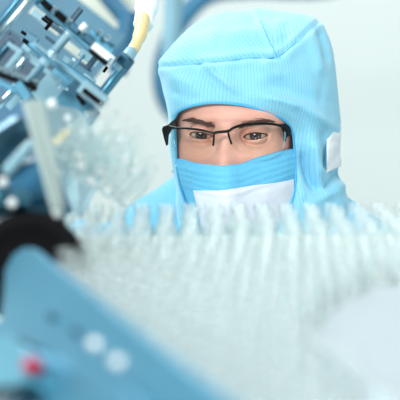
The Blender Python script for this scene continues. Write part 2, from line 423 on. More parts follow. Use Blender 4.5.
GAZE = (CAM + Vector((-.02, 0, -.06)))
for sx in (-1, 1):
    c = H(sx*31.5, EYC, 0); g = (GAZE-c).normalized()
    q = bmesh.new(); bmesh.ops.create_uvsphere(q, u_segments=48, v_segments=48, radius=ER/1000)
    rot = g.to_track_quat('Z', 'Y').to_matrix()
    vals = []
    for v in q.verts:
        ang = math.acos(max(-1, min(1, v.co.normalized().z)))       # from the gaze direction
        if ang < .55: v.co *= 1+.05*math.cos(ang/.55*PI/2)
        vals.append(min(1, ang/1.05))
    for v in q.verts: v.co = rot @ v.co + c
    e = obj('eyeball', q, M['eye'], PR, sm=True)
    at = e.data.attributes.new('iris', 'FLOAT', 'POINT')
    for i, v in enumerate(vals): at.data[i].value = v
    # lashes line on the upper lid, fine lower line
    q = bmesh.new(); pts = []; rd = []
    for k in range(25):
        t = .12+(PI-.24)*k/24; x, z = eye_out(sx, t); 
        pts.append(H(x, min(sph(sx, x, z, 12.9), front_y(x, z)+4.5)-.1, z+.15)); rd.append(.00022+.00048*math.sin(PI*k/24))
    add_tube(q, pts, rd, 8); obj('upper_lash', q, M['lash'], PR)
    q = bmesh.new(); pts = []; rd = []
    for k in range(25):
        t = -.15-(PI-.5)*k/24; x, z = eye_out(sx, t)
        pts.append(H(x, min(sph(sx, x, z, 12.6), front_y(x, z)+4.5)+.05, z)); rd.append(.00008+.00016*math.sin(PI*k/24))
    add_tube(q, pts, rd, 6); obj('lower_lash', q, M['lash'], PR)
    # eyebrow: many short hairs
    q = bmesh.new()
    for k in range(300):
        u = random.random(); wd = (3.7 if u < .6 else 3.7*(1-(u-.7)/.34)); dz = random.gauss(0, .4)*wd
        x0 = 13+36*u; z0 = 9.8+10*u**.8-2.4*max(0, u-.72)/.28 + dz
        L = random.uniform(5, 7.5); an = math.radians(42-52*u + random.uniform(-9, 9))
        x1, z1 = x0+L*math.cos(an)*.95, z0+L*math.sin(an)*.55
        ps = []
        for j in range(4):
            s = j/3; x, z = x0+(x1-x0)*s, z0+(z1-z0)*s-.6*s*s
            ps.append(H(sx*x, front_y(sx*x, z)-.25-.7*math.sin(PI*s), z))
        add_tube(q, ps, [.00017, .00021, .00016, .00004], 4)
    obj('eyebrow', q, M['hair'], PR)

# ---- hood: bag of cloth from the face opening (R) out to its widest (S) and round to the back
HC = (236, 124)
Rp = [(181, 110, 20), (192, 106, 11), (203, 103.8, 6), (215, 103, 3), (228, 103.5, 1), (241, 105, 1), (254, 108, 4), (267, 112, 10), (279, 117.5, 19), (288, 124, 27), (292.5, 133, 34), (294, 145, 38), (295, 158, 40), (295.5, 172, 38),
      (295, 186, 34), (292, 200, 28), (282, 222, 12), (262, 240, -2), (236, 246, -6), (212, 240, -2), (194, 222, 14), (185, 202, 26), (180, 186, 36), (177.5, 172, 42), (176.5, 158, 44), (176, 146, 42), (175.3, 134, 38), (175, 123, 32), (176, 115, 26)]
Sp = [(160, 74, 78), (159, 63, 82), (166, 52, 90), (178, 38, 98), (192, 25, 104), (208, 16, 108), (226, 11.5, 112), (244, 10, 114), (256, 9.5, 114), (272, 10.5, 115), (290, 11.5, 114), (306, 14, 112), (318, 20, 110), (326, 30, 108), (331, 45, 106), (334, 60, 106), (337, 80, 108), (339, 100, 108), (340.5, 120, 108),
      (340, 140, 108), (338, 160, 106), (340, 176, 102), (345, 190, 98), (350, 214, 90), (325, 250, 70), (282, 276, 50), (236, 284, 40), (200, 272, 44), (182, 240, 54), (176, 212, 60), (176, 190, 64), (172.5, 172, 66), (170, 156, 66), (169, 142, 66), (168.5, 130, 68), (168.5, 118, 70), (166, 104, 72), (162.5, 90, 75)]
def polar(tab):
    t = sorted((math.atan2(y-HC[1], x-HC[0]), x, y, d) for x, y, d in spline(tab, 720, closed=True)); return t
RT_, ST_ = polar(Rp), polar(Sp)
def look(tab, a):
    import bisect
    a = (a+PI) % (2*PI)-PI; i = bisect.bisect(tab, (a,)); p, q = tab[i-1], tab[i % len(tab)]
    da = (q[0]-p[0]) % (2*PI) or 1; t = ((a-p[0]) % (2*PI))/da; t = min(1, t)
    return tuple(p[j]+(q[j]-p[j])*t for j in (1, 2, 3))
def segd(px, py, pl):
    """signed distance (px) to a polyline and the fraction along it"""
    best = (1e9, 0, 0)
    n = len(pl)-1
    for i in range(n):
        (x0, y0), (x1, y1) = pl[i], pl[i+1]; dx, dy = x1-x0, y1-y0; L2 = dx*dx+dy*dy
        t = max(0, min(1, ((px-x0)*dx+(py-y0)*dy)/L2)); ex, ey = px-x0-dx*t, py-y0-dy*t; d = math.hypot(ex, ey)
        if d < best[0]: best = (d, (i+t)/n, 1 if dx*ey-dy*ex > 0 else -1)
    return best[0]*best[2], best[1]
SEAM = [(150, 68), (160, 66), (178, 65), (200, 63.5), (225, 60.5), (250, 57), (277, 57.5), (296, 42), (317, 22), (324, 14)]
RIDGE = [(254, 6), (260, 22), (268, 40), (277, 57)]
# folds: polyline, height in mm (minus = crease), half-width px
FOLDS = [([(205, 64), (214, 74), (228, 86), (240, 95)], 3.0, 3.0), ([(198, 62), (204, 74), (222, 92)], -1.3, 3.5),
 ([(262, 62), (270, 72), (284, 76)], 1.8, 5), ([(318, 28), (324, 44), (326, 64)], -4.5, 3.5), ([(312, 34), (318, 55), (320, 78)], 2.6, 6),
 ([(262, 96), (282, 100), (300, 106), (318, 118), (336, 128)], 4.2, 5), ([(256, 84), (285, 90), (310, 98), (334, 104)], -2.2, 8),
 ([(300, 150), (304, 166), (311, 182), (321, 195)], -8.0, 4.5), ([(312, 140), (316, 160), (322, 178)], 5.0, 5),
 ([(324, 192), (334, 180), (342, 170)], -6.0, 4.5), ([(316, 200), (332, 190), (346, 184)], 4.5, 5), ([(322, 130), (326, 150), (326, 172)], -3.5, 4),
 ([(170, 90), (184, 96), (200, 98)], -1.5, 4), ([(164, 78), (182, 80), (196, 86)], 1.6, 5), ([(236, 64), (240, 80), (252, 96)], -1.2, 6), ([(208, 30), (232, 34), (252, 30)], 1.5, 6), ([(284, 22), (290, 34), (282, 50)], -1.5, 5), ([(296, 180), (303, 200)], 2, 4)]
def hood_disp(px, py, pos):
    d = 0.
    s, f = segd(px, py, SEAM); 
    if 0 < f < 1: d += -3.2*ga(s, 1.4) + 2.6*ga(s-5, 4) + 1.6*ga(s+4, 3)
    s, f = segd(px, py, RIDGE)
    if f < 1: d += 2.6*ga(s, 2.2) - 1.8*ga(s-5, 3)
    for pl, h, wd in FOLDS:
        s, f = segd(px, py, pl)
        if abs(s) < wd*3: d += 1.45*h*ga(s, wd*.75)*min(1, 4*f+.25, 4*(1-f)+.25)
    d += 3.4*noise.noise(pos*22) + 1.4*noise.noise(Vector((pos.x*70, pos.y*40, pos.z*30)))
    return d
NA, NT = 300, 84
def back_of(a): return (254, 118, 232)
rows = []; info = []
for j in range(NT+40):
    r = []; inf = []
    for k in range(NA):
        a = -PI+2*PI*k/NA; R_, S_ = look(RT_, a), look(ST_, a)
        if j <= NT:
            t = j/NT*PI/2; fx = math.sin(t)**.92; fd = 1-math.cos(t)**1.05
            x, y, d = R_[0]+(S_[0]-R_[0])*fx, R_[1]+(S_[1]-R_[1])*fx, R_[2]+(S_[2]-R_[2])*fd
        else:
            t = (j-NT)/40*PI/2; B = back_of(a); fx = 1-math.cos(t); fd = math.sin(t)
            x, y, d = S_[0]+(B[0]-S_[0])*fx, S_[1]+(B[1]-S_[1])*fx, S_[2]+(B[2]-S_[2])*fd
        p = Fp(x, y, d); r.append(p); inf.append((x, y, j <= NT, min(1, j/9)))
    rows.append(r); info.append(inf)
b = bmesh.new(); grid(b, rows, closed=True); bmesh.ops.recalc_face_normals(b, faces=b.faces)
b.normal_update(); b.verts.ensure_lookup_table(); flat = [i for r in info for i in r]
cen = Fp(245, 125, 110)
if sum((v.co-cen).dot(v.normal) for v in b.verts) < 0:
    bmesh.ops.reverse_faces(b, faces=b.faces); b.normal_update()
new = []
for v, (x, y, fr, k) in zip(b.verts, flat):
    n = v.normal if v.normal.length > .1 else Vector((0, 0, 0))
    dsp = hood_disp(x, y, v.co)*(1 if fr else .3)*k/1000
    new.append(v.co + (n*.65 - FW*(.75 if fr else 0))*dsp)
stripe = []
for v, p, (x, y, fr, k) in zip(b.verts, new, flat):
    q = v.co-cen; v.co = p; s, f = segd(x, y, SEAM)
    az = math.atan2(q.x, -q.y)*.105
    if s < 0 and fr: az = q.dot(Vector((.72, .25, .45 if x < 268 else -.25)))      # crown panels are cut on another grain
    stripe.append(az + .0012*noise.noise(p*18))
bmesh.ops.remove_doubles(b, verts=b.verts, dist=1e-7)
hood = obj('hood', b, M['hood'], PR, sm=True)
at = hood.data.attributes.new('stripe', 'FLOAT', 'POINT')
if len(stripe) == len(hood.data.vertices):
    for i, v in enumerate(stripe): at.data[i].value = v
else: print('STRIPE MISMATCH', len(stripe), len(hood.data.vertices)); 
so = hood.modifiers.new('thick', 'SOLIDIFY'); so.thickness = .0012; so.offset = -1
pts = [Fp(x, y, d-1) for x, y, d in spline(Rp, 200, closed=True)]; pts.append(pts[0])
b = bmesh.new(); add_tube(b, pts, .0014, 10, caps=False, squash=1); obj('hood_binding', b, M['hem'], PR)
# seam lines: thin darker tubes, the seam's shadow put into their colour
def on_hood(px, py):
    # nearest hood vertex in the front half gives the depth
    best = None
    for v, (x, y, fr, k) in zip(new, flat):
        if fr:
            d = (x-px)**2+(y-py)**2
            if best is None or d < best[0]: best = (d, v)
    return best[1]

M['seam'] = mat('seam_shade', '#5cb0da', .8)
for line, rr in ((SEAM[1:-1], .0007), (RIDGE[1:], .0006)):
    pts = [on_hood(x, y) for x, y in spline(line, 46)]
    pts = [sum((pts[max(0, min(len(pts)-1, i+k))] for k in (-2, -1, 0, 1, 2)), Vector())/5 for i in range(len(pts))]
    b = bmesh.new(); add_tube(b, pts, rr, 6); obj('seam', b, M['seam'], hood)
# ---- gown: leaning torso, sleeves and trousers in one cloth surface
gx, gy = Fp(250, 136, 0).x, EYE.y+.125
gT = [(-.045, .075, .070), (-.062, .098, .075), (-.078, .120, .085), (-.095, .145, .098), (-.12, .178, .11), (-.15, .205, .12), (-.20, .222, .125), (-.30, .215, .13), (-.45, .20, .125), (-.60, .195, .125), (-.70, .20, .13), (-.74, .195, .13)]
b = bmesh.new(); rows = []; NG = 120
tab = spline([(a, c, d) for a, c, d in gT], 90)
for z, hw, hd in tab:
    r = []
    for k in range(NG):
        t = 2*PI*k/NG; c, s = math.cos(t), math.sin(t); e = 2.4
        x = hw*math.copysign(abs(s)**(2/e), s); y = -hd*math.copysign(abs(c)**(2/e), c)
        p = Vector((gx+x, gy+y+max(0, -z-.2)*.25, EYE.z+z-.006+.012*(abs(x)/.2)**2*0))
        p += Vector((x, y, 0)).normalized()*(.006*noise.noise(p*14)+.003*noise.noise(p*40))
        r.append(p)
    rows.append(r)
grid(b, rows, closed=True)
b.verts.ensure_lookup_table(); bmesh.ops.contextual_create(b, geom=[v for v in b.verts[-NG:]])
def limb(pts, rad): 
    sp_ = spline([tuple(p)+(r,) for p, r in zip(pts, rad)], 30); add_tube(b, [Vector(q[:3])+Vector((0, 0, 0)) for q in sp_], [q[3]*(1+.05*math.sin(i*1.9)) for i, q in enumerate(sp_)], 24)
for s in (-1, 1):
    limb([(gx+s*.17, gy, EYE.z-.15), (gx+s*.225, gy+.02, EYE.z-.24), (gx+s*.25, gy+.06, EYE.z-.40), (gx+s*.23, gy+.05, EYE.z-.55), (gx+s*.19, gy+.02, EYE.z-.66)], [.055, .062, .055, .048, .038])
    limb([(gx+s*.09, gy+.12, EYE.z-.68), (gx+s*.10, gy+.09, EYE.z-.85), (gx+s*.11, gy+.04, EYE.z-1.02), (gx+s*.11, gy+.10, EYE.z-1.2), (gx+s*.11, gy+.15, .06)], [.10, .092, .075, .065, .055])
bmesh.ops.recalc_face_normals(b, faces=b.faces); smooth(b)
st = [math.atan2(v.co.x-gx, gy-v.co.y)*.17 for v in b.verts]
gown = obj('gown', b, M['gown'], PR)
at = gown.data.attributes.new('stripe', 'FLOAT', 'POINT')
for i, v in enumerate(st): at.data[i].value = v
for s in (-1, 1):
    b = bmesh.new(); bp = Vector((gx+s*.11, gy+.10, 0))
    q = [Vector((0, .09, .045)), Vector((0, .03, .05)), Vector((0, -.05, .038)), Vector((0, -.11, .03)), Vector((0, -.155, .022))]
    add_tube(b, [bp+p for p in q], [.035, .046, .042, .04, .022], 20, up=(1, 0, 0)); 
    for v in b.verts: v.co.z = max(v.co.z, .001)
    obj('boot', b, M['white'], PR, sm=True)
# white flap at the right of the hood
b = bmesh.new(); rows = []
for i in range(26):
    v = i/25; r = []
    for j in range(14):
        u = j/13; x = 326.5+u*(14.0-1.5*v)+(1.4 if v > .8 else 0)*u; y = 124+46*v+ (3-7*u)*v
        r.append(Fp(x, y, 61+36*u**1.5+3*noise.noise(Vector((u*3, v*6, 0)))+2*math.sin(v*7+u*3)))
    rows.append(r)
grid(b, rows); fl = obj('side_flap', b, M['whitecloth'], PR, sm=True); fl['label'] = 'white cloth flap'
so = fl.modifiers.new('t', 'SOLIDIFY'); so.thickness = .001

# ---- mask
MTOP = [(176, 160, 38), (179, 159.5, 30), (186, 161, 15), (198, 164, 0), (210, 165.3, -12), (219, 166.3, -20), (225, 166.3, -23), (232, 165.3, -20), (242, 164, -9), (256, 158.5, 4), (272, 154, 15), (284, 151, 26), (292, 149.5, 38), (296, 149, 44)]
MBOT = [(192, 232, 42), (193, 232, 36), (196, 234, 24), (202, 238, 12), (212, 244, 0), (220, 246, -7), (226, 247, -8), (233, 246, -7), (244, 243, -2), (258, 238, 4), (272, 232, 12), (284, 225, 24), (291, 218, 36), (294, 216, 42)]
NU, NV = 130, 110
mt, mb = spline(MTOP, NU), spline(MBOT, NU)
def mask_p(i, v, off=0):
    t, m_ = mt[i], mb[i]
    x = t[0]+(m_[0]-t[0])*v; y = t[1]+(m_[1]-t[1])*v
    d = t[2]+(m_[2]-t[2])*v - 17*math.sin(PI*min(1, v*1.0))**.8*ga((i/(NU-1)-.5), .24) - 3*math.sin(PI*v)
    u = i/(NU-1)
    # horizontal pleats over the upper part, flattening to the sides
    ple = 0
    for k, pv in enumerate((.085, .165, .245, .325)):
        q = (v-pv)/.03
        ple += 1.7*(1/(1+math.exp(-q*3)))*(1 if q < 1 else max(0, 1-(q-1)/1.6))
    d -= ple + off
    d -= 1.2*noise.noise(Vector((x*.06, y*.07, 3)))
    return Fp(x, y, d)
b = bmesh.new(); grid(b, [[mask_p(i, j/(NV-1)) for i in range(NU)] for j in range(NV)])
bmesh.ops.recalc_face_normals(b, faces=b.faces)
mk = obj('mask', b, M['mask'], PR, sm=True); so = mk.modifiers.new('t', 'SOLIDIFY'); so.thickness = .0008
# binding along the mask's top edge
b = bmesh.new(); add_tube(b, [Fp(x, y, d-.6) for x, y, d in mt], .0009, 8); obj('mask_edge', b, M['hem'], mk)
# white outer panel under the pleats
b = bmesh.new(); rows = []
for j in range(60):
    f = j/59; r = []
    for i in range(100):
        u = i/99
        lo, hi = .185+.06*f, .955-.0*f
        ui = lo+(hi-lo)*u; idx = ui*(NU-1); i0 = int(idx); fr = idx-i0
        xx, ty, by = mt[i0][0], mt[i0][1], mb[i0][1]
        yt = 190-10*max(0, (xx-226)/62)**1.1 + .7*math.sin(u*9); vt = (yt-ty)/(by-ty)
        v = vt+(1-vt)*f*.97
        p = mask_p(i0, v, 1.6)*(1-fr)+mask_p(min(NU-1, i0+1), v, 1.6)*fr
        p -= FW*(.0012*noise.noise(p*45)+.0012)*min(1, f*6)
        r.append(p)
    rows.append(r)
grid(b, rows); wp = obj('mask_panel', b, M['maskwhite'], mk, sm=True); wp['label'] = 'white lower panel of the mask'
so = wp.modifiers.new('t', 'SOLIDIFY'); so.thickness = .0008
# ear loops
for pts in ([(178, 164, 38), (174, 168, 52), (172, 172, 70)], [(293, 156, 36), (297, 158, 50), (300, 160, 70)]):
    b = bmesh.new(); add_tube(b, [Fp(*p) for p in spline(pts, 10)], .0012, 8); obj('ear_loop', b, M['whitecloth'], mk)

# ---- spectacles
def gd(px): return -15+30*(abs(px-226)/58)**2.1       # wrap of the front, mm behind the eye plane
GL = empty('eyeglasses', Fp(226, 132, -10), 'black half-rim spectacles with clear lenses worn by the masked person', 'glasses')
def bar(name, pts, h, t, parent, m='frame'):
    """rectangular-section bar through (px,py,mm); h height, t thickness in mm (lists allowed)"""
    b = bmesh.new(); n = len(pts); W = [Fp(*p) for p in pts]; rings = []
    for i, p in enumerate(W):
        tg = (W[min(i+1, n-1)]-W[max(i-1, 0)]).normalized(); nn = FW.cross(tg).normalized() if abs(tg.dot(FW)) < .9 else UP
        ff = tg.cross(nn).normalized(); hh = (h[i] if isinstance(h, list) else h)/2000; tt = (t[i] if isinstance(t, list) else t)/2000
        rings.append([b.verts.new(p+nn*a*hh+ff*c*tt) for a, c in ((1, .6), (.6, 1), (-.6, 1), (-1, .6), (-1, -.6), (-.6, -1), (.6, -1), (1, -.6))])
    for A, B in zip(rings, rings[1:]):
        for k in range(8): b.faces.new((A[k], A[(k+1) % 8], B[(k+1) % 8], B[k]))
    b.faces.new(rings[0][::-1]); b.faces.new(rings[-1]); bmesh.ops.recalc_face_normals(b, faces=b.faces)
    return obj(name, b, M[m], parent)
def gp(l): return [(x, y, gd(x)) for x, y in l]
lt = spline(gp([(169, 126.5), (176, 128), (186, 128.3), (198, 129.6), (207, 131.4), (214, 133.4)]), 24)
rt = spline(gp([(228, 131.6), (233, 128.2), (240, 125.6), (250, 124.2), (262, 123.6), (274, 124.3), (282, 126.5), (288, 130)]), 26)
bar('upper_rim', lt, 2.5, 2.2, GL); bar('upper_rim', rt, 2.9, 2.2, GL)
bar('bridge', spline(gp([(213, 133.6), (217, 132.3), (221, 131.9), (225, 131.6), (229, 130.8)]), 10), 3.2, 2.6, GL)
bar('nose_arm', spline([(214, 133.5, -16), (213.8, 139, -14), (213.2, 145.5, -10)], 8), 2.3, 1.9, GL)
bar('nose_arm', spline([(228, 131.8, -16), (229.5, 138, -14), (231.6, 144, -10)], 8), 2.3, 1.9, GL)
for x in (214.5, 230):
    b = bmesh.new(); bmesh.ops.create_uvsphere(b, u_segments=16, v_segments=10, radius=1)
    c = Fp(x, 143, -7)
    for v in b.verts: v.co = c+Vector((v.co.x*.0012, v.co.y*.0022, v.co.z*.0042))
    obj('nose_pad', b, M['lens'], GL, sm=True)
# temples: deep end piece, then the arm runs back under the hood
def plate(name, poly, dep, thick, parent, m='frame'):
    """a solid blade with the outline poly (px, py), thick mm deep"""
    q = bmesh.new(); f = q.faces.new([q.verts.new(Fp(x, y, dep+(dd if dd else 0))) for x, y, dd in poly])
    r = bmesh.ops.extrude_face_region(q, geom=[f])
    for v in r['geom']:
        if isinstance(v, bmesh.types.BMVert): v.co += FW*(thick/1000)
    bmesh.ops.recalc_face_normals(q, faces=q.faces); bevel(q, .0003, 1)
    return obj(name, q, M[m], parent)
tl = plate('temple', [(176.5, 118, 12), (176.8, 128, 6), (171.5, 130, 4), (168.8, 135, 6), (168.2, 144.5, 16), (166.2, 146, 18), (164, 139, 12), (161.8, 129.5, 6), (163, 126.5, 5), (168, 124.8, 4), (172, 121, 8)], 12, 4, GL)
b = bmesh.new(); add_tube(b, [Fp(174, 123, 24), Fp(176, 126, 60), Fp(178, 132, 100)], .0016, 8); obj('temple_arm', b, M['frame'], tl)
tr_ = plate('temple', [(279, 124, 2), (285, 123.5, 6), (289.5, 126, 12), (291.2, 131, 16), (290, 136, 16), (287, 137, 12), (285.2, 142.5, 10), (283.6, 141, 8), (283.3, 133, 5), (281.6, 128, 2)], 10, 4, GL)
b = bmesh.new(); add_tube(b, [Fp(289, 130, 26), Fp(291, 132, 60), Fp(292, 136, 100)], .0016, 8); obj('temple_arm', b, M['frame'], tr_)
def lens(outer):
    pl = spline(outer, 48, closed=True); cx = sum(p[0] for p in pl)/48; cy = sum(p[1] for p in pl)/48
    b = bmesh.new(); rws = []
    for s in (1, .75, .5, .25, .02): rws.append([Fp(cx+(x-cx)*s, cy+(y-cy)*s, gd(cx+(x-cx)*s)+1.2-1.5*(1-s*s)) for x, y in pl])
    grid(b, rws, closed=True); o = obj('lens', b, M['lens'], GL, sm=True)
    m_ = o.modifiers.new('t', 'SOLIDIFY'); m_.thickness = .0012; return o
lens([(172.5, 129), (186, 129.2), (198, 130.4), (213, 133.6), (214.5, 142), (211, 151), (202, 156.5), (188, 157), (177, 152), (173, 142)])
lens([(229, 132), (240, 126.6), (254, 124.9), (270, 125), (283, 128), (284.5, 138), (281, 149), (270, 155.5), (252, 157), (238, 152.5), (231.5, 144)])
# ------------------------------------------------------------------ blue guide plate along the vials, lower left
pn = (rail1-rail0).cross(-rn*.06-Vector((0, 0, .12))).normalized()
if pn.dot(CAM-rail0) < 0: pn = -pn
def onpl(px, py, off=0):
    o = rail0+pn*off; d = FW + RT*((px-200)/FPX) + UP*((200-py)/FPX); return CAM + d*((o-CAM).dot(pn)/d.dot(pn))
def slab(poly, off, thick, bev=.002):
    q = bmesh.new(); f = q.faces.new([q.verts.new(onpl(x, y, off)) for x, y in poly])
    r = bmesh.ops.extrude_face_region(q, geom=[f])
    for v in r['geom']:
        if isinstance(v, bmesh.types.BMVert): v.co -= pn*thick
    bmesh.ops.recalc_face_normals(q, faces=q.faces); bevel(q, bev, 3); return q
GP = empty('guide_plate', (rail0+rail1)/2-Vector((0, 0, .062)), 'blue metal guide plate running diagonally across the lower left corner', 'guide plate')
q = slab([(2, 300), (4, 270), (12, 254), (22, 247), (32, 247), (60, 270), (128, 323), (226, 398), (300, 455), (300, 520), (150, 520), (52, 356), (42, 352), (24, 342), (-30, 340), (-30, 330), (0, 318)], 0, .008, .0022)
obj('plate', q, M['plate'], GP)
q = slab([(46, 352), (62, 350), (120, 385), (210, 460), (200, 520), (-40, 520), (-30, 450), (14, 399)], 0.010, .008, .0015); lo = obj('lower_plate', q, M['plate'], GP)
def screw(px, py, r, m, off=.0):
    c = onpl(px, py, off); b = bmesh.new()
    add_lathe(b, c-pn*.002, pn, [(0, r*1.25), (.0024, r*1.25), (.003, r*1.1), (.003, r), (.0062, r*.98), (.0072, r*.8), (.0072, r*.45), (.005, r*.42), (.005, 0)], 24)
    return obj('screw', b, m, GP)
for x, y in ((97, 345), (120, 363)): screw(x, y, .0027, M['white'])['label'] = 'bright screw'
for x, y in ((55, 318), (79, 333)): screw(x, y, .0024, M['steeldark'])
BB = empty('sensor_block', P(10, 400, .8), 'light blue rectangular block at the bottom left corner', 'block')
q = slab([(-20, 336), (2, 335), (23, 344), (25, 352), (25.5, 380), (22, 384), (-20, 388)], .026, .02, .0015); obj('housing', q, M['platelight'], BB)
q = slab([(-20, 391), (14, 391), (16, 397), (-20, 399)], .0265, .018, .001); obj('base_strip', q, M['steeldark'], BB)
b = bmesh.new(); c = onpl(32, 366, .024); add_lathe(b, c-pn*.006, pn, [(0, .0048), (.008, .0048), (.0100, .0042), (.0112, .003), (.0117, .0015), (.0118, 0)], 24)
rd_ = obj('push_button', b, M['red']); tag(rd_, 'small red button between the light blue block and the guide plate', 'button')
q = slab([(20, 338), (44, 350), (42, 366), (20, 410), (-60, 430), (-60, 380)], .0015, .001, .0004); obj('backing', q, M['black'], BB)

# black wheel behind the plate
c = P(29, 268, 1.09); ax = (CAM-c).normalized()+Vector((-.12, 0, .05)); b = bmesh.new()
WH = empty('hand_wheel', c-Vector((0, 0, .05)), 'large black wheel behind the blue guide plate at left', 'wheel')
add_lathe(b, c-ax.normalized()*.02, ax, [(0, .036), (.001, .041), (.006, .044), (.022, .044), (.027, .041), (.029, .036), (.027, .031), (.025, .029), (.024, .012), (.024, 0)], 48); obj('rim', b, M['black'], WH)
b = bmesh.new(); add_lathe(b, c+ax.normalized()*.002, ax, [(0, .011), (.005, .011), (.008, .009), (.008, 0)], 24); obj('hub', b, M['black'], WH)
c2 = P(16, 212, 1.12)
b = bmesh.new(); add_rod(b, P(-20, 246, 1.12), P(60, 232, 1.16), .016); mo = obj('drive_roller', b, M['black']); tag(mo, 'dark roller just above the black wheel at left edge', 'roller')

# ------------------------------------------------------------------ the machine at upper left
MR = empty('packaging_machine', P(45, 100, 1.4), 'blue-grey steel packaging machine of tilted rods and bars at upper left', 'machine')
def rod(name, x0, y0, x1, y1, d, rpx, m, d2=None, parent=MR):
    b = bmesh.new(); add_rod(b, P(x0, y0, d), P(x1, y1, d2 or d), rpx*d/FPX); return obj(name, b, M[m], parent)
def beam(name, x0, y0, x1, y1, d, wpx, m, deep=.012, bev=.0008, parent=MR, d2=None):
    a, c_ = P(x0, y0, d), P(x1, y1, d2 or d); ax = c_-a; w = FW.cross(ax).normalized()*(wpx*d/FPX); dd = ax.cross(w).normalized()*deep
    b = bmesh.new(); add_box(b, (a+c_)/2, ax, w, dd, bev); return obj(name, b, M[m], parent)
def hexnut(x, y, d, rpx, hpx, dirpx, m='steel', parent=MR):
    a = P(x, y, d); b_ = P(x+dirpx[0], y+dirpx[1], d); b = bmesh.new(); r, h = rpx*d/FPX, hpx*d/FPX
    add_lathe(b, a-(b_-a).normalized()*h/2, b_-a, [(0, r*.85), (h*.12, r), (h*.88, r), (h, r*.85)], 6)
    for f in b.faces: f.smooth = False
    return obj('nut', b, M[m], parent)
V = (.66, -.75); U = (.82, .57)
# backing body panels
M['paint'] = mat('machine_paint', '#4a859f', .45, noise_amt=.35, noise_scale=9)
M['paintdark'] = mat('machine_paint_dark', '#28536b', .45, noise_amt=.3, noise_scale=12)
beam('body_panel', -30, -30, 100, 70, 2.3, 84, 'paint', .02); beam('body_panel', -30, 40, 84, 122, 2.2, 62, 'paintdark', .02)
beam('body_panel', -40, 85, 44, 145, 2.1, 60, 'bluepart', .02)
beam('side_panel', 32, 10, 60, 32, 2.0, 8, 'cream', .008); beam('side_panel', 66, 44, 92, 64, 1.95, 7, 'cream', .008)
rr = random.Random(11)
for k in range(58):                                   # small fittings behind the rods: strips, pins and blocks
    u, v = rr.uniform(0, 118), rr.uniform(-34, 48)
    x, y = 8+u*.80-v*.55, 18+u*.60+v*.72
    if not (-8 < x < 106 and -6 < y < 118) or (x > 85 and y < 38): continue
    if abs((x-68)*.78+(y-34)*.625) < 11 and 26 < y < 92: continue
    al = rr.random() < .6; L, wd = rr.uniform(5, 24), rr.uniform(1.6, 7); dx, dy = (.81, .58) if al else (.62, -.78)
    m_ = rr.choice(['paint', 'paintdark', 'metalblue', 'bluelight', 'bluepart', 'steel', 'paint', 'bluelight', 'black'])
    if m_ == 'black': L, wd = L*.4, wd*.5
    d = rr.uniform(1.46, 1.85)
    if rr.random() < .3: rod('pin', x, y, x+dx*L, y+dy*L, d, wd*.45, m_)
    else: beam('strip', x, y, x+dx*L, y+dy*L, d, wd, m_, .008)
# long rods rising to the upper right at far left
rod('guide_rod', -8, 44, 38, -12, 1.38, 3.4, 'steel'); rod('guide_rod', -8, 32, 28, -12, 1.40, 3.0, 'metalblue'); rod('guide_rod', -6, 26, 20, -8, 1.42, 2.2, 'bluepart')
rod('guide_rod', 4, 72, 22, 50, 1.36, 3.2, 'bluelight'); rod('guide_rod', 10, 76, 27, 55, 1.36, 2.2, 'steel'); rod('guide_rod', -4, 60, 12, 40, 1.37, 4, 'steeldark')
# cross bars falling to the lower right
beam('cross_bar', 9, 44, 62, 82, 1.37, 3.2, 'bluelight', .01); beam('cross_bar', 31, 44, 84, 88, 1.38, 4.2, 'metalblue', .012); beam('cross_bar', 34, 43, 86, 85, 1.365, 1.6, 'bluelight', .006)
beam('cross_bar', -5, 66, 38, 82, 1.34, 3, 'steel', .01); beam('cross_bar', -6, 72, 36, 88, 1.34, 3, 'black', .01); beam('cross_bar', -6, 80, 20, 92, 1.34, 5, 'metalblue', .01)
# bolts with nuts
rod('bolt', 68, 34, 53, 52, 1.35, 3.4, 'bluelight'); rod('bolt', 70, 37, 56, 54, 1.345, 1.2, 'paintdark'); hexnut(68, 34, 1.35, 4.2, 4, V); hexnut(51.5, 54, 1.34, 5.2, 7, V)
rod('bolt', 46, 62, 28, 84, 1.34, 3.4, 'paint'); rod('bolt', 43, 60, 26, 81, 1.33, 1.4, 'bluelight'); hexnut(44, 62, 1.33, 6, 6, V, 'bluelight')
beam('clamp_block', 29, 84, 35, 89, 1.33, 5, 'black', .01)
beam('clamp_block', 18, 84, 28, 98, 1.34, 9, 'metalblue', .012)
# toothed strip at top
beam('chain_rail', 36, -4, 92, 46, 1.40, 10, 'metalblue', .01)
for i in range(7):
    t = i/7; x, y = 43+50*t, 2+41*t
    if i % 2 == 0: beam('chain_link', x, y, x+7, y+6, 1.385, 5.5, 'black' if i < 3 else 'steeldark', .01)
    else: hexnut(x+4, y+2.5, 1.385, 4.4, 5, U, 'steel')
rod('chain_pin', 80, 30, 86, 24, 1.38, 3, 'white')
# bright clamp on the right
beam('clamp', 94, 46, 112, 60, 1.38, 6, 'white', .012); beam('clamp', 91, 50, 106, 63, 1.385, 4, 'black', .012); hexnut(108, 58, 1.37, 4, 5, V)
beam('clamp_arm', 90, 36, 112, 52, 1.41, 12, 'metalblue', .01); hexnut(99, 33, 1.39, 4, 5, U); hexnut(107, 38, 1.39, 3.4, 5, U)
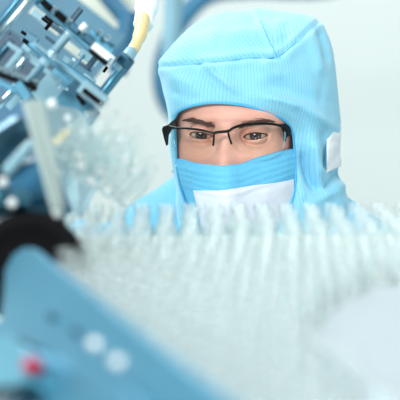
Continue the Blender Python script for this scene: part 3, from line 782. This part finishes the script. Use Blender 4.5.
# slotted bracket
beam('slotted_bracket', 82, 86, 104, 103, 1.36, 13, 'bluelight', .012); beam('slot', 84, 90, 102, 104, 1.35, 3.2, 'black', .004); beam('bracket_lip', 81, 94, 98, 107, 1.348, 1.4, 'steel', .005)
beam('bracket_foot', 72, 84, 82, 96, 1.37, 8, 'steeldark', .01); beam('bracket_foot', 78, 96, 84, 104, 1.365, 3, 'black', .01)
beam('deck', 40, 84, 78, 118, 1.45, 26, 'bluelight', .01); beam('deck', 55, 70, 98, 100, 1.47, 22, 'metalblue', .01)
beam('deck', 60, 96, 92, 122, 1.42, 24, 'metalblue', .01)
for x, y in ((58, 86), (34, 70), (66, 88), (20, 100), (74, 60)): hexnut(x, y, 1.40, 2.6, 3, V)
rod('guide_rod', 8, 108, 30, 84, 1.40, 4, 'bluelight'); rod('guide_rod', -4, 108, 16, 86, 1.40, 4, 'steel')
# swing arm up to the nozzle
rod('swing_arm', 96, 102, 124, 66, 1.44, 5.5, 'metalblue'); hexnut(125, 61, 1.44, 9, 12, V, 'steeldark'); hexnut(119, 68, 1.44, 7, 6, V, 'bluelight')
# nozzle and hose hanging in front of a blue post
NZ = empty('filling_nozzle', P(133, 50, 1.62), 'amber and white filling nozzle at top left of centre', 'nozzle')
b = bmesh.new(); add_tube(b, [P(*p) for p in spline([(128, 56, 1.52), (134, 48, 1.54), (139, 38, 1.57), (142, 26, 1.60), (143, 18, 1.62)], 16)], [.0045]*3+[.0065]*5+[.008]*8, 20); obj('tip', b, M['yellow'], NZ)
b = bmesh.new(); add_tube(b, [P(*p) for p in spline([(143, 27, 1.62), (145, 14, 1.63), (148, 0, 1.65), (150, -14, 1.67)], 14)], [.0105, .012]+[.0115]*4+[.014]*8, 24); obj('sleeve', b, M['white'], NZ)
b = bmesh.new(); add_rod(b, P(126, 59, 1.5), P(131, 52, 1.52), .007); obj('collar', b, M['bluelight'], NZ)
# ------------------------------------------------------------------ blurred equipment beyond
def far_post(name, pts, r, m, label, cat):
    b = bmesh.new(); add_tube(b, [P(*p) for p in spline(pts, 40)], r, 20); return tag(obj(name, b, M[m]), label, cat)
far_post('blue_duct', [(400, -36, 3.9), (330, -12, 3.9), (250, -11, 3.9), (208, -5, 3.9), (182, 20, 3.9), (166, 52, 3.9), (162, 82, 3.9), (172, 110, 3.9), (200, 130, 3.9)], .027, 'bluepart', 'blurred blue curved duct behind the hood', 'duct')
mr_parts = []
mr_parts.append(far_post('support_post', [(130, 12, 2.6), (126, 34, 2.6), (118, 74, 2.6)], .018, 'bluepart', 'x y z w', 'post'))
mr_parts.append(far_post('support_beam', [(84, -34, 2.7), (112, 2, 2.7), (136, 30, 2.7)], .017, 'bluepart', 'x y z w', 'beam'))
for o in mr_parts: o.parent = MR; o.location -= MR.location; del o['label']; del o['category']
far_post('pale_pipe', [(174, -30, 2.8), (173, 20, 2.8), (170, 60, 2.8)], .018, 'bluelight', 'pale blue vertical pipe left of the hood top', 'pipe')
b = bmesh.new(); a, c_ = P(72, -26, 2.9), P(128, 22, 2.9); ax = c_-a; wv = FW.cross(ax).normalized()
add_box(b, (a+c_)/2, ax, wv*.07, ax.cross(wv).normalized()*.03, .006); tag(obj('cover_panel', b, M['cream']), 'cream slanting cover panel at top behind the machine', 'panel')

# ------------------------------------------------------------------ ampoules riding the inclined infeed chute, left
CH = empty('infeed_chute', P(40, 205, 1.15), 'cream and clear inclined chute below the machine at left', 'chute')
def quad(name, pts, th, m, parent):
    q = bmesh.new(); W = [P(*p) for p in pts]; f = q.faces.new([q.verts.new(p) for p in W]); n = (W[1]-W[0]).cross(W[2]-W[0]).normalized()
    r = bmesh.ops.extrude_face_region(q, geom=[f])
    for v in r['geom']:
        if isinstance(v, bmesh.types.BMVert): v.co += n*th
    bmesh.ops.recalc_face_normals(q, faces=q.faces); bevel(q, min(.002, th*.4), 2); return obj(name, q, M[m], parent)
quad('side_wall', [(24, 100, 1.10), (44, 98, 1.12), (66, 208, 1.04), (54, 207, 1.02)], .004, 'palegrey', CH)
quad('chute_floor', [(30, 100, 1.22), (78, 108, 1.34), (112, 160, 1.36), (84, 216, 1.26), (60, 204, 1.28)], .004, 'chutegrey', CH)
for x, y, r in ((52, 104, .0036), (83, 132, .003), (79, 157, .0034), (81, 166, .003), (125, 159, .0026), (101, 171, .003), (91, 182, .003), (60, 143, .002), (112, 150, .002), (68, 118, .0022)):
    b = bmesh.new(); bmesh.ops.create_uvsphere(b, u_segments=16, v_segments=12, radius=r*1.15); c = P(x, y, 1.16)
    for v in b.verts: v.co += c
    obj('glint_bead', b, M['white'], CH, sm=True)  # white beads added in place of sparkles on the glass
quad('amber_guide', [(52, 138, 1.24), (70, 126, 1.25), (72, 134, 1.25), (56, 146, 1.24)], .003, 'yellow', CH)
for nm, p0, p1, r in (('guard_rod', (6, 172), (34, 142), .008), ('guard_rod', (-10, 146), (30, 128), .016)): pass
DR = empty('drive_unit', P(20, 200, 1.2), 'dark blue blurred drive cylinders at the left edge', 'drive')
for x0, y0, x1, y1, d, r, m in ((-14, 160, 26, 132, 1.12, .017, 'steeldark'), (-20, 200, 50, 176, 1.14, .020, 'bluepart'), (6, 172, 32, 144, 1.08, .0045, 'bluelight'), (20, 215, 56, 205, 1.16, .018, 'steeldark'), (36, 150, 62, 215, 1.18, .010, 'bluepart'), (-10, 196, 24, 202, 1.08, .010, 'metalblue')):
    b = bmesh.new(); add_rod(b, P(x0, y0, d), P(x1, y1, d+.02), r); obj('cylinder', b, M[m], DR)
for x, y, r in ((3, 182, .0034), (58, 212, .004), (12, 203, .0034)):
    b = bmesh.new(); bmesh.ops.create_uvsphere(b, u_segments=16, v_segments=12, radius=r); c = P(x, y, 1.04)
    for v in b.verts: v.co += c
    obj('glint_ball', b, M['white'], DR, sm=True)  # white balls added as glints, their brightness put into the colour
# tilted ampoules in the chute
am = bmesh.new()
add_lathe(am, (0, 0, 0), (0, 0, 1), [(0, .0040), (.001, .0060), (.003, .0068), (.026, .0068), (.030, .0055), (.033, .0030), (.035, .0028), (.037, .0036), (.046, .0022), (.0475, .0010), (.048, 0)], 16, caps=True)
am0 = obj('glass_ampoule', am, M['ampoule'], sm=True); fst = True
k = 0
for rw in range(3):
    for i in range(9-rw*2):
        t = i/8; x = 40+rw*13+84*t+random.uniform(-2, 2); y = 158-rw*7+ (46+rw*3)*t+random.uniform(-2, 2); d = 1.17+.07*t-.02*rw+random.uniform(-.006, .006)
        if fst: o = am0; fst = False
        else: o = am0.copy(); COL.objects.link(o)
        c = P(x, y, d); o.location = c
        o.rotation_mode = 'QUATERNION'; dr = (P(x+10, y-10, d-.004)-c).normalized()+Vector([random.uniform(-.08, .08) for _ in range(3)])
        o.rotation_quaternion = dr.to_track_quat('Z', 'Y')
        tag(o, ['clear glass ampoule lying tilted in the lower line of the chute', 'clear glass ampoule lying tilted in the middle line of the chute', 'clear glass ampoule lying tilted in the upper line of the chute'][rw], 'ampoule', ['ampoules low in the chute', 'ampoules midway in the chute', 'ampoules high in the chute'][rw])
